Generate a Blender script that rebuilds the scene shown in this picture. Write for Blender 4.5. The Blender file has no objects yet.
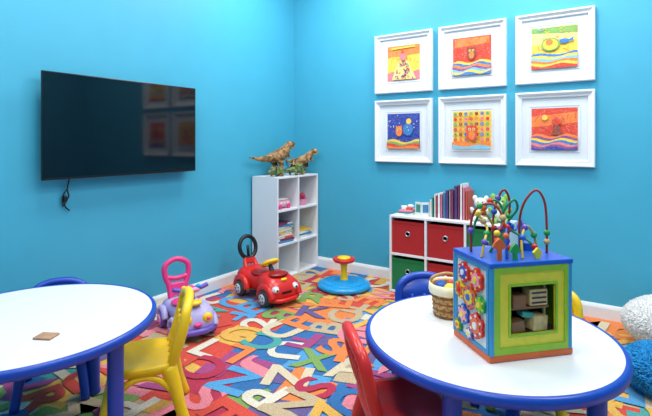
import bpy, bmesh, math, random
from mathutils import Vector, Matrix, Euler
random.seed(7)
scene = bpy.context.scene
try:
    scene.view_settings.view_transform = 'Standard'
    scene.view_settings.look = 'None'
    scene.view_settings.exposure = 0.0
except Exception as e:
    print(e)

def lin(c):
    return tuple(((x/255.0)/12.92 if x/255.0 <= 0.04045 else ((x/255.0+0.055)/1.055)**2.4) for x in c)

_m = {}
def mat(name, rgb, rough=0.5, metal=0.0, nscale=30.0, namt=0.06, bump=0.0, bscale=None, coat=0.0, emit=0.0):
    if name in _m: return _m[name]
    m = bpy.data.materials.new(name); m.use_nodes = True
    nt = m.node_tree; N = nt.nodes; L = nt.links
    bs = N['Principled BSDF']
    c = lin(rgb)
    tc = N.new('ShaderNodeTexCoord')
    no = N.new('ShaderNodeTexNoise'); no.inputs['Scale'].default_value = nscale; no.inputs['Detail'].default_value = 4
    L.new(tc.outputs['Object'], no.inputs['Vector'])
    ra = N.new('ShaderNodeValToRGB')
    ra.color_ramp.elements[0].position = 0.3; ra.color_ramp.elements[1].position = 0.7
    ra.color_ramp.elements[0].color = tuple(max(0, x*(1-namt)) for x in c)+(1,)
    ra.color_ramp.elements[1].color = tuple(min(1, x*(1+namt)) for x in c)+(1,)
    L.new(no.outputs['Fac'], ra.inputs['Fac'])
    L.new(ra.outputs['Color'], bs.inputs['Base Color'])
    bs.inputs['Roughness'].default_value = rough
    bs.inputs['Metallic'].default_value = metal
    bs.inputs['Coat Weight'].default_value = coat
    if emit > 0:
        bs.inputs['Emission Color'].default_value = (1, 0.97, 0.92, 1)
        bs.inputs['Emission Strength'].default_value = emit
    if bump > 0:
        n2 = N.new('ShaderNodeTexNoise'); n2.inputs['Scale'].default_value = bscale or nscale*3
        n2.inputs['Detail'].default_value = 3
        L.new(tc.outputs['Object'], n2.inputs['Vector'])
        b = N.new('ShaderNodeBump'); b.inputs['Strength'].default_value = bump; b.inputs['Distance'].default_value = 0.004
        L.new(n2.outputs['Fac'], b.inputs['Height']); L.new(b.outputs['Normal'], bs.inputs['Normal'])
    _m[name] = m
    return m

def crayon(name, rgb):
    # streaky crayon / pastel pigment on white paper
    if name in _m: return _m[name]
    m = bpy.data.materials.new(name); m.use_nodes = True
    nt = m.node_tree; N = nt.nodes; L = nt.links; bs = N['Principled BSDF']; c = lin(rgb)
    tc = N.new('ShaderNodeTexCoord'); mp = N.new('ShaderNodeMapping')
    mp.inputs['Scale'].default_value = (1.0, 1.0, 3.2); mp.inputs['Rotation'].default_value = (0, 0.6, 0)
    no = N.new('ShaderNodeTexNoise'); no.inputs['Scale'].default_value = 55; no.inputs['Detail'].default_value = 5; no.inputs['Roughness'].default_value = 0.7
    L.new(tc.outputs['Object'], mp.inputs['Vector']); L.new(mp.outputs['Vector'], no.inputs['Vector'])
    ra = N.new('ShaderNodeValToRGB'); e = ra.color_ramp.elements
    e[0].position = 0.28; e[1].position = 0.75
    e[0].color = tuple(x*0.8 for x in c)+(1,); e[1].color = tuple(x*0.75+0.25*0.85 for x in c)+(1,)
    k = e.new(0.5); k.color = tuple(c)+(1,)
    L.new(no.outputs['Fac'], ra.inputs['Fac']); L.new(ra.outputs['Color'], bs.inputs['Base Color'])
    bs.inputs['Roughness'].default_value = 0.8
    _m[name] = m
    return m

def catmull(pts, n=6, closed=False):
    P = [Vector(p) for p in pts]; out = []
    N = len(P)
    rng = N if closed else N-1
    for i in range(rng):
        if closed:
            p0, p1, p2, p3 = P[(i-1) % N], P[i], P[(i+1) % N], P[(i+2) % N]
        else:
            p0 = P[max(i-1, 0)]; p1 = P[i]; p2 = P[i+1]; p3 = P[min(i+2, N-1)]
        for k in range(n):
            t = k/n
            out.append(0.5*((2*p1)+(-p0+p2)*t+(2*p0-5*p1+4*p2-p3)*t*t+(-p0+3*p1-3*p2+p3)*t**3))
    if not closed: out.append(P[-1].copy())
    return out

class B:
    def __init__(s, name, loc=(0, 0, 0), rz=0.0):
        s.name = name; s.loc = loc; s.rz = rz
        s.V = []; s.F = []; s.FM = []; s.FS = []; s.mats = []
        s.M = Matrix.Identity(4)
    def mi(s, m):
        if m not in s.mats: s.mats.append(m)
        return s.mats.index(m)
    def add(s, vs, fs, m, smooth=False):
        o = len(s.V); k = s.mi(m)
        s.V += [tuple(s.M @ Vector(v)) for v in vs]
        for f in fs:
            s.F.append([i+o for i in f]); s.FM.append(k); s.FS.append(smooth)
    def box(s, c, size, m, rot=(0, 0, 0), bev=0.0, seg=2):
        bm = bmesh.new(); bmesh.ops.create_cube(bm, size=1)
        for v in bm.verts: v.co = Vector((v.co.x*size[0], v.co.y*size[1], v.co.z*size[2]))
        if bev > 0:
            bmesh.ops.bevel(bm, geom=bm.edges[:], offset=min(bev, min(size)*0.49), segments=seg, profile=0.5, affect='EDGES')
        T = Matrix.Translation(Vector(c)) @ Euler(rot).to_matrix().to_4x4()
        bm.verts.index_update()
        s.add([T @ v.co for v in bm.verts], [[v.index for v in f.verts] for f in bm.faces], m, False)
        bm.free()
    def sph(s, c, r, m, rot=(0, 0, 0), seg=20, rings=12):
        if not hasattr(r, '__len__'): r = (r, r, r)
        bm = bmesh.new(); bmesh.ops.create_uvsphere(bm, u_segments=seg, v_segments=rings, radius=1)
        T = Matrix.Translation(Vector(c)) @ Euler(rot).to_matrix().to_4x4() @ Matrix.Diagonal((r[0], r[1], r[2], 1))
        bm.verts.index_update()
        s.add([T @ v.co for v in bm.verts], [[v.index for v in f.verts] for f in bm.faces], m, True)
        bm.free()
    def tube(s, pts, r, m, seg=10, closed=False, smooth=0, flat=(1, 1)):
        if smooth: 
            if hasattr(r, '__len__'):
                r = list(r)
                while len(r) < len(pts): r.append(r[-1])
                rr = catmull([(x, 0, 0) for x in r], smooth, closed); r = [max(v.x, 0.0003) for v in rr]
            pts = catmull(pts, smooth, closed)
        P = [Vector(p) for p in pts]; n = len(P)
        if not hasattr(r, '__len__'): r = [r]*n
        vs = []; fs = []
        T0 = (P[1]-P[0]).normalized()
        up = Vector((0, 0, 1)) if abs(T0.z) < 0.9 else Vector((1, 0, 0))
        nx = T0.cross(up).normalized()
        for i in range(n):
            if closed: T = (P[(i+1) % n]-P[(i-1) % n])
            else: T = P[min(i+1, n-1)]-P[max(i-1, 0)]
            T = T.normalized()
            nx = (nx-T*nx.dot(T)).normalized(); ny = T.cross(nx)
            for k in range(seg):
                a = 2*math.pi*k/seg
                vs.append(P[i]+nx*math.cos(a)*r[i]*flat[0]+ny*math.sin(a)*r[i]*flat[1])
        for i in range(n if closed else n-1):
            j = (i+1) % n
            for k in range(seg):
                k2 = (k+1) % seg
                fs.append([i*seg+k, i*seg+k2, j*seg+k2, j*seg+k])
        if not closed:
            fs.append([k for k in range(seg)][::-1]); fs.append([(n-1)*seg+k for k in range(seg)])
        s.add(vs, fs, m, True)
    def cyl(s, p0, p1, r0, m, r1=None, seg=20):
        r1 = r0 if r1 is None else r1
        P0 = Vector(p0); P1 = Vector(p1); T = (P1-P0).normalized()
        up = Vector((0, 0, 1)) if abs(T.z) < 0.9 else Vector((1, 0, 0))
        nx = T.cross(up).normalized(); ny = T.cross(nx)
        vs = []
        for P, r in ((P0, r0), (P1, r1)):
            for k in range(seg):
                a = 2*math.pi*k/seg; vs.append(P+nx*math.cos(a)*r+ny*math.sin(a)*r)
        s.add(vs, [[k, (k+1) % seg, seg+(k+1) % seg, seg+k] for k in range(seg)], m, True)
        s.add(vs[:seg], [list(range(seg))[::-1]], m); s.add(vs[seg:], [list(range(seg))], m)
    def lathe(s, prof, m, c=(0, 0, 0), seg=32, rot=(0, 0, 0), smooth=True):
        T = Matrix.Translation(Vector(c)) @ Euler(rot).to_matrix().to_4x4()
        vs = []; n = len(prof)
        for r, z in prof:
            for k in range(seg):
                a = 2*math.pi*k/seg; vs.append(T @ Vector((r*math.cos(a), r*math.sin(a), z)))
        fs = []
        for i in range(n-1):
            for k in range(seg):
                k2 = (k+1) % seg; fs.append([i*seg+k, i*seg+k2, (i+1)*seg+k2, (i+1)*seg+k])
        s.add(vs, fs, m, smooth)
        if prof[0][0] > 1e-4: s.add(vs[:seg], [list(range(seg))[::-1]], m)
        if prof[-1][0] > 1e-4: s.add(vs[-seg:], [list(range(seg))], m)
    def torus(s, c, R, r, m, rot=(0, 0, 0), seg=32, sc=(1, 1, 1)):
        T = Matrix.Translation(Vector(c)) @ Euler(rot).to_matrix().to_4x4()
        pts = [T @ Vector((R*math.cos(2*math.pi*k/seg)*sc[0], R*math.sin(2*math.pi*k/seg)*sc[1], 0)) for k in range(seg)]
        s.tube(pts, r, m, 10, closed=True)
    def prism(s, pts, d, m, T):
        n = len(pts)
        vs = [T @ Vector((x, y, 0)) for x, y in pts]+[T @ Vector((x, y, d)) for x, y in pts]
        fs = [list(range(n))[::-1], [n+i for i in range(n)]]+[[i, (i+1) % n, n+(i+1) % n, n+i] for i in range(n)]
        s.add(vs, fs, m)
    def loft(s, secs, m, seg=24, p=3.0):
        vs = []; fs = []; n = len(secs)
        for (y, cx, hw, zb, zt) in secs:
            cz = (zb+zt)/2; hh = (zt-zb)/2
            for k in range(seg):
                a = 2*math.pi*k/seg; ca, sa = math.cos(a), math.sin(a)
                vs.append((cx+hw*math.copysign(abs(ca)**(2/p), ca), y, cz+hh*math.copysign(abs(sa)**(2/p), sa)))
        for i in range(n-1):
            for k in range(seg):
                k2 = (k+1) % seg; fs.append([i*seg+k, i*seg+k2, (i+1)*seg+k2, (i+1)*seg+k])
        fs.append(list(range(seg))[::-1]); fs.append([(n-1)*seg+k for k in range(seg)])
        s.add(vs, fs, m, True)
    def skin(s, verts, edges, radii, m, sub=2, scale=1.0, T=Matrix.Identity(4)):
        me = bpy.data.meshes.new('tmp'); me.from_pydata([Vector(v)*scale for v in verts], edges, [])
        ob = bpy.data.objects.new('tmp', me); scene.collection.objects.link(ob)
        md = ob.modifiers.new('s', 'SKIN'); md.use_smooth_shade = True
        for i, r in enumerate(radii):
            me.skin_vertices[0].data[i].radius = (r*scale, r*scale)
        me.skin_vertices[0].data[0].use_root = True
        if sub:
            m2 = ob.modifiers.new('u', 'SUBSURF'); m2.levels = sub
        dg = bpy.context.evaluated_depsgraph_get(); dg.update()
        ev = ob.evaluated_get(dg); em = ev.to_mesh()
        s.add([T @ v.co for v in em.vertices], [list(p.vertices) for p in em.polygons], m, True)
        ev.to_mesh_clear(); bpy.data.objects.remove(ob)
    def build(s):
        me = bpy.data.meshes.new(s.name); me.from_pydata(s.V, [], s.F)
        for m in s.mats: me.materials.append(m)
        me.polygons.foreach_set('material_index', s.FM)
        me.polygons.foreach_set('use_smooth', s.FS)
        me.update()
        ob = bpy.data.objects.new(s.name, me); scene.collection.objects.link(ob)
        ob.location = s.loc; ob.rotation_euler = (0, 0, s.rz)
        return ob

# ------------------------------------------------------------------ materials
WALL = mat('wall_paint_blue', (66, 166, 197), 0.5, nscale=6, namt=0.02, bump=0.15, bscale=260)
WHITEP = mat('white_trim', (232, 234, 236), 0.4, namt=0.01)
CEIL = mat('ceiling_white', (238, 238, 236), 0.8, namt=0.01)
LAM = mat('white_laminate', (232, 233, 236), 0.35, namt=0.01)
TABW = mat('table_white', (228, 228, 231), 0.22, namt=0.01, nscale=8)
BLUEP = mat('blue_plastic', (20, 66, 170), 0.35, namt=0.04)
YELP = mat('yellow_plastic', (246, 200, 20), 0.35, namt=0.03)
REDP = mat('red_plastic', (210, 34, 28), 0.3, namt=0.04)
BLK = mat('black_plastic', (16, 17, 20), 0.4)

X1, Y0, HC = 4.6, -5.4, 3.35
def shell(name, c, size, m):
    b = B(name, c); b.box((0, 0, 0), size, m); return b.build()
shell('floor', (X1/2, Y0/2, -0.05), (X1+0.2, -Y0+0.2, 0.1), mat('carpet_backing', (170, 150, 120), 0.95))
shell('ceiling', (X1/2, Y0/2, HC+0.05), (X1+0.2, -Y0+0.2, 0.1), CEIL)
shell('wall_left', (-0.05, Y0/2, HC/2), (0.1, -Y0+0.2, HC), WALL)
shell('wall_back', (X1/2, 0.05, HC/2), (X1, 0.1, HC), WALL)
shell('wall_right', (X1+0.05, Y0/2, HC/2), (0.1, -Y0+0.2, HC), WALL)
shell('wall_front', (X1/2, Y0-0.05, HC/2), (X1, 0.1, HC), WALL)
def base(name, c, L, ang):
    b = B(name, c, ang)
    prof = [(0, 0), (-0.016, 0), (-0.016, 0.085), (-0.011, 0.1), (-0.006, 0.11), (0, 0.112)]
    n = len(prof)
    vs = [(-L/2, y, z) for y, z in prof]+[(L/2, y, z) for y, z in prof]
    b.add(vs, [[i, (i+1) % n, n+(i+1) % n, n+i] for i in range(n)]+[list(range(n)), [n+i for i in range(n)][::-1]], WHITEP)
    b.build()
base('baseboard_back', (X1/2, 0, 0), X1, 0)
base('baseboard_left', (0, Y0/2, 0), -Y0-0.04, math.pi/2)
base('baseboard_right', (X1, Y0/2, 0), -Y0-0.04, -math.pi/2)

# ------------------------------------------------------------------ carpet
cols = [(48, 104, 160), (80, 148, 196), (172, 44, 72), (204, 70, 56), (222, 124, 66), (72, 152, 146), (120, 152, 82), (206, 188, 158),
        (218, 166, 76), (158, 66, 118), (212, 202, 184), (98, 84, 132), (220, 126, 138), (184, 162, 130)]
CM = [mat('carpet_%d' % i, c, 0.95, nscale=120, namt=0.25) for i, c in enumerate(cols)]
def letter_mesh(ch):
    cu = bpy.data.curves.new('t', 'FONT'); cu.body = ch; cu.size = 1.0; cu.offset = 0.03; cu.align_x = 'CENTER'
    cu.resolution_u = 3
    ob = bpy.data.objects.new('t', cu); scene.collection.objects.link(ob)
    dg = bpy.context.evaluated_depsgraph_get(); dg.update()
    ev = ob.evaluated_get(dg); me = ev.to_mesh()
    vs = [v.co.copy() for v in me.vertices]; fs = [list(p.vertices) for p in me.polygons]
    ev.to_mesh_clear(); bpy.data.objects.remove(ob)
    xs = [v.x for v in vs]; ys = [v.y for v in vs]
    cx, cy = (min(xs)+max(xs))/2, (min(ys)+max(ys))/2
    w, h = max(xs)-min(xs), max(ys)-min(ys)
    out = []
    for f in fs:
        if len(set(f)) < 3: continue
        A = sum(vs[f[i]].x*vs[f[(i+1) % len(f)]].y-vs[f[(i+1) % len(f)]].x*vs[f[i]].y for i in range(len(f)))
        if abs(A) < 1e-6: continue
        out.append(f if A > 0 else f[::-1])
    return [((v.x-cx)/w, (v.y-cy)/h) for v in vs], out, w/h
LET = [letter_mesh(c) for c in 'ABCDEFGHJKLMNPRSTUVWXYZMWERK25']
b = B('alphabet_carpet', (0, 0, 0))
IN = 0.012
R2 = random.Random(21)
def clip_rect(poly):
    for ax, lim, sgn in ((0, IN, 1), (0, X1-IN, -1), (1, Y0+IN, 1), (1, -IN, -1)):
        out = []
        for i in range(len(poly)):
            p, q = poly[i], poly[(i+1) % len(poly)]
            dp, dq = (p[ax]-lim)*sgn, (q[ax]-lim)*sgn
            if dp >= 0: out.append(p)
            if dp*dq < 0:
                t = dp/(dp-dq); out.append((p[0]+(q[0]-p[0])*t, p[1]+(q[1]-p[1])*t))
        poly = out
        if len(poly) < 3: return []
    return poly
def rect(cx, cy, w, h, a, z, m):
    ca, sa = math.cos(a), math.sin(a)
    p = clip_rect([(cx+ca*x-sa*y, cy+sa*x+ca*y) for x, y in ((-w/2, -h/2), (w/2, -h/2), (w/2, h/2), (-w/2, h/2))])
    if len(p) >= 3: b.add([(x, y, z) for x, y in p], [list(range(len(p)))], m)
def zone(x, y):
    s = math.sin(x*1.9+1.0)+math.cos(y*2.3+x*0.7)
    return [[0, 1, 11, 5, 0], [2, 9, 3, 12, 2], [4, 3, 8, 4], [6, 5, 8, 0]][int((s+2)*0.999) % 4]
# every neighbouring piece gets its own pile height, so nothing is coplanar
def lvl(i, j): return ((i % 5)*5+(j % 5))*0.00011
rect(X1/2, Y0/2, X1, -Y0, 0, 0.0006, CM[7])
for layer, (step, lo, hi, pr) in enumerate(((0.27, 0.30, 0.40, 1.0), (0.27, 0.10, 0.22, 0.5))):
    i = 0
    while (i+0.5)*step < X1:
        j = 0
        while Y0+(j+0.5)*step < 0:
            if R2.random() < pr:
                x, y = (i+0.5)*step, Y0+(j+0.5)*step
                ci = R2.choice(zone(x, y)) if R2.random() < 0.65 else R2.randrange(len(cols))
                q = 0.02 if layer == 0 else 0.10
                rect(x+R2.uniform(-q, q), y+R2.uniform(-q, q), R2.uniform(lo, hi), R2.uniform(lo, hi), R2.uniform(-.2, .2)+0.12, 0.001+lvl(i, j)+(0.003 if layer else 0), CM[ci])
            j += 1
        i += 1
step = 0.228
i = 0
while 0.19+i*step < X1-0.16:
    j = 0
    while Y0+0.19+j*step < -0.16:
        x, y = 0.19+i*step, Y0+0.19+j*step
        vs, fs, asp = R2.choice(LET)
        hh = R2.uniform(0.225, 0.28); ww = min(max(hh*asp*1.2, 0.16), 0.27)
        a = R2.choice([0, 1, 2, 3])*math.pi/2+0.12+R2.uniform(-0.3, 0.3)
        ca, sa = math.cos(a), math.sin(a)
        cx = min(max(x+R2.uniform(-.035, .035), 0.20), X1-0.20); cy = min(max(y+R2.uniform(-.035, .035), Y0+0.20), -0.20)
        ci = R2.choice([7, 10, 13, 12, 1, 8, 4]) if R2.random() < 0.42 else R2.randrange(len(cols))
        b.add([(cx+ca*px*ww-sa*py*hh, cy+sa*px*ww+ca*py*hh, 0.0070+lvl(i, j)) for px, py in vs], fs, CM[ci])
        j += 1
    i += 1
b.build()
FZ = 0.0099

# ------------------------------------------------------------------ TV
b = B('wall_mounted_television', (0, -2.09, 1.455))
b.box((0.03, 0, 0), (0.06, 0.4, 0.3), BLK)
b.box((0.072, 0, 0), (0.03, 1.14, 0.62), BLK, bev=0.01)
b.box((0.09, 0, 0), (0.02, 1.222, 0.70), mat('tv_bezel', (10, 10, 12), 0.3), bev=0.004)
b.box((0.1005, 0, 0.004), (0.002, 1.205, 0.675), mat('tv_screen', (7, 12, 20), 0.06, namt=0.0))
b.tube([(0.04, -0.40, -0.3), (0.03, -0.42, -0.42), (0.02, -0.405, -0.47), (0.015, -0.43, -0.53), (0.02, -0.40, -0.57)], 0.005, BLK, 8, smooth=6)
b.tube([(0.03, -0.42, -0.42), (0.02, -0.445, -0.47), (0.015, -0.44, -0.54)], 0.004, BLK, 8, smooth=6)
b.box((0.02, -0.43, -0.49), (0.018, 0.022, 0.045), BLK, bev=0.004)
b.build()

# ------------------------------------------------------------------ framed art
def circ(cx, cy, rx, ry=None, n=20, a=0):
    ry = ry or rx
    return [(cx+rx*math.cos(2*math.pi*k/n+a), cy+ry*math.sin(2*math.pi*k/n+a)) for k in range(n)]
def C(n, c): return crayon('art_'+n, c)
ART = dict(yel=C('yellow', (244, 200, 70)), org=C('orange', (240, 128, 52)), red=C('red', (220, 66, 44)), blu=C('blue', (50, 122, 190)),
           nav=C('navy', (36, 62, 158)), pur=C('purple', (140, 76, 136)), grn=C('green', (120, 172, 84)), pin=C('pink', (234, 124, 130)),
           crm=C('cream', (244, 214, 136)), brn=C('brown', (140, 66, 48)), wht=C('white', (232, 228, 214)), lbl=C('lightblue', (120, 190, 212)))
FR = mat('frame_white', (232, 234, 238), 0.35, namt=0.01)
MATB = mat('mat_board', (216, 221, 227), 0.8, namt=0.01)
def picture(cx, z0, z1, w, kind):
    cz = (z0+z1)/2; h = z1-z0
    b = B('framed_art_print', (cx, 0, cz))
    prof = [(0, 0), (0, 0.040), (0.006, 0.046), (0.014, 0.045), (0.034, 0.024), (0.038, 0.028), (0.045, 0.026), (0.05, 0.008)]
    vs = []; n = len(prof)
    for (ins, d) in prof:
        x, z = w/2-ins, h/2-ins
        vs += [(-x, -d, -z), (x, -d, -z), (x, -d, z), (-x, -d, z)]
    fs = []
    for i in range(n-1):
        for k in range(4): fs.append([i*4+k, i*4+(k+1) % 4, (i+1)*4+(k+1) % 4, (i+1)*4+k])
    b.add(vs, fs, FR)
    x, z = w/2-0.045, h/2-0.045
    b.add([(-x, -0.010, -z), (x, -0.010, -z), (x, -0.010, z), (-x, -0.010, z)], [[0, 1, 2, 3]], MATB)
    A = 0.168; AH = 0.168
    lay = [0.0112]
    def poly(pts, m, clip=True):
        lay[0] += 0.0003
        if clip: pts = [(min(max(px, -1), 1), min(max(py, -1), 1)) for px, py in pts]
        b.add([(px*A, -lay[0], py*AH) for px, py in pts], [list(range(len(pts)))], m)
    def wave(yb, m, amp=0.08, ph=0, f=4):
        n = 24
        top = [(-1+2*i/n, yb+amp*math.sin(ph+f*i/n*2)+random.uniform(-.012, .012)) for i in range(n+1)]
        poly([(-1, -1), (1, -1)]+top[::-1], m)
    def owl(cx, cy, s, body, eye='wht'):
        poly(circ(cx, cy, s*0.7, s), ART[body]); poly(circ(cx, cy-s*0.25, s*0.4, s*0.55), ART['org'])
        for q in (-1, 1):
            poly([(cx+q*s*0.65, cy+s*1.15), (cx+q*s*0.15, cy+s*0.75), (cx+q*s*0.62, cy+s*0.5)], ART[body])
            poly(circ(cx+q*s*0.26, cy+s*0.45, s*0.19), ART[eye]); poly(circ(cx+q*s*0.26, cy+s*0.45, s*0.09), ART['nav'])
        poly([(cx-s*0.1, cy+s*0.3), (cx+s*0.1, cy+s*0.3), (cx, cy+s*0.1)], ART['org'])
    def scribble(n, keys, y0=-1, y1=1):
        for _ in range(n):
            xx, yy = random.uniform(-.95, .95), random.uniform(y0, y1); a = random.uniform(0, 3.1); l = random.uniform(.05, .16); t = 0.012
            ca, sa = math.cos(a), math.sin(a)
            poly([(xx-ca*l-sa*t, yy-sa*l+ca*t), (xx+ca*l-sa*t, yy+sa*l+ca*t), (xx+ca*l+sa*t, yy+sa*l-ca*t), (xx-ca*l+sa*t, yy-sa*l-ca*t)], ART[random.choice(keys)])
    iw = A+0.012
    ip = [(-iw, -iw), (iw, -iw), (iw, iw), (-iw, iw)]; op = [(-iw-.004, -iw-.004), (iw+.004, -iw-.004), (iw+.004, iw+.004), (-iw-.004, iw+.004)]
    b.add([(x_, -0.0145, z_) for x_, z_ in op]+[(x_, -0.0105, z_) for x_, z_ in ip], [[i, (i+1) % 4, 4+(i+1) % 4, 4+i] for i in range(4)], FR)
    full = [(-1, -1), (1, -1), (1, 1), (-1, 1)]
    if kind == 0:
        poly(full, ART['yel']); wave(-0.55, ART['pin'], 0.1)
        poly([(-1, .35), (1, .45), (1, 1), (-1, 1)], ART['org'])
        scribble(26, ['yel', 'pin', 'crm', 'org'], -.2, 1)
        poly([(-.75, .8), (.8, .85), (.7, .93), (-.7, .9)], ART['yel'])
        poly([(-0.7, -0.95), (0.8, -0.95), (0.4, -0.1), (0.2, 0.2), (-0.15, 0.2), (-0.4, -0.1)], ART['crm'])
        for k in range(46):
            yy = random.uniform(-0.9, 0.1); xx = 0.05+random.uniform(-1, 1)*(0.6-(yy+.9)*0.42)
            poly(circ(xx, yy, 0.05, n=8), ART[random.choice(['brn', 'org', 'red', 'grn', 'pur', 'blu'])])
        poly(circ(0.02, 0.35, 0.2, 0.22), ART['pin']); poly(circ(0.02, 0.6, 0.1), ART['red'])
    elif kind == 1:
        poly(full, ART['red']); poly([(-.9, .5), (.9, .6), (.9, .95), (-.9, .95)], ART['org'])
        scribble(30, ['org', 'red', 'pin', 'red'], -.2, 1)
        owl(0.0, 0.12, 0.34, 'brn', 'yel')
        for k, c in enumerate(['yel', 'blu', 'org', 'pur', 'lbl', 'yel', 'blu']): wave(-0.3-0.1*k, ART[c], 0.07, k*0.6, 5)
    elif kind == 2:
        poly(full, ART['crm']); poly([(-1, -.3), (1, -.3), (1, .3), (-1, .15)], ART['yel'])
        poly([(-1, .75), (1, .6), (1, .95), (-1, 1)], ART['grn'])
        scribble(34, ['yel', 'lbl', 'grn', 'org'], -.2, 1)
        poly(circ(-.15, .15, .4, .32), ART['grn']); poly(circ(-.15, .15, .33, .26), ART['yel']); poly(circ(-.2, .25, .16), ART['org']); poly(circ(.45, .25, .22, .11), ART['blu'])
        poly([(.6, .28), (.85, .42), (.8, .2)], ART['blu'])
        for k, c in enumerate(['blu', 'yel', 'lbl', 'org', 'yel', 'red']): wave(-0.3-0.11*k, ART[c], 0.06, k*0.5, 4)
    elif kind == 3:
        poly(full, ART['nav']); scribble(26, ['nav', 'blu', 'pur'], -.4, 1)
        poly(circ(.3, .1, .3, .36), ART['blu']); poly(circ(.35, .55, .16), ART['yel'])
        owl(-0.25, 0.0, 0.3, 'org', 'yel')
        for k in range(14): poly(circ(random.uniform(-.9, .9), random.uniform(0, .9), .03, n=8), ART['wht'])
        wave(-.55, ART['yel'], .1); wave(-.66, ART['grn'], .08, .5); wave(-.76, ART['red'], .07, 1); wave(-.88, ART['org'], .05, 2)
    elif kind == 4:
        poly(full, ART['yel']); scribble(20, ['crm', 'org', 'yel'])
        cc = ['red', 'blu', 'org', 'grn', 'pin', 'brn']
        for i in range(7):
            for j in range(6):
                poly(circ(-.86+i*.287, -.5+j*.27, .095, n=12), ART[cc[(i*2+j*3) % 6]]); poly(circ(-.86+i*.287, -.5+j*.27, .035, n=8), ART[cc[(i+j*2+3) % 6]])
        wave(-.65, ART['org'], .05); wave(-.82, ART['lbl'], .05, 2)
        owl(0.05, -0.15, 0.42, 'red', 'yel')
    else:
        poly(full, ART['red']); poly([(-1, .1), (1, .3), (1, .8), (-1, .6)], ART['org'])
        scribble(34, ['org', 'red', 'red', 'pin'], -.2, 1)
        poly(circ(-.4, .55, .13), ART['yel']); poly([(-.1, -.3), (.35, -.3), (.12, .5)], ART['brn'])
        poly(circ(.12, .35, .22, .16), ART['red'])
        for k, c in enumerate(['org', 'pur', 'yel', 'blu', 'pin', 'pur', 'nav']): wave(-0.3-0.1*k, ART[c], 0.07, k*0.5, 5)
    b.build()
for c, (xa, xb) in enumerate(((1.045, 1.635), (1.70, 2.29), (2.365, 2.94))):
    picture((xa+xb)/2, 1.825, 2.395, xb-xa, c)
    picture((xa+xb)/2, 1.155, 1.755, xb-xa, c+3)

# ------------------------------------------------------------------ tables
def table(loc, ang, R=0.53):
    b = B('round_activity_table', loc, ang)
    z = 0.55
    b.lathe([(0.0, z), (R-0.022, z), (R-0.0215, z-0.002)], TABW, seg=96, smooth=False)
    b.lathe([(R-0.022, z-0.001), (R-0.012, z+0.002), (R-0.002, z-0.006), (R, z-0.02), (R-0.002, z-0.036), (R-0.012, z-0.042), (R-0.05, z-0.042)], BLUEP, seg=96)
    b.lathe([(0.0, z-0.04), (R-0.03, z-0.04)], LAM, seg=64)
    for k in range(4):
        a = k*math.pi/2
        x, y = (R-.11)*math.cos(a), (R-.11)*math.sin(a)
        b.lathe([(0.034, 0.0), (0.036, 0.01), (0.032, 0.03), (0.034, 0.46), (0.045, 0.49), (0.05, 0.51)], BLUEP, c=(x, y, 0), seg=24)
    b.build()
table((2.70, -2.150, FZ), math.radians(268), 0.505)
table((0.973, -3.146, FZ), math.radians(24))
b = B('wooden_coaster', (1.235, -3.20, FZ+0.5505), 0.5)
b.box((0, 0, 0.004), (0.075, 0.06, 0.008), mat('coaster_wood', (170, 130, 100), 0.6, nscale=50, namt=0.2), bev=0.002)
b.build()

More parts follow.
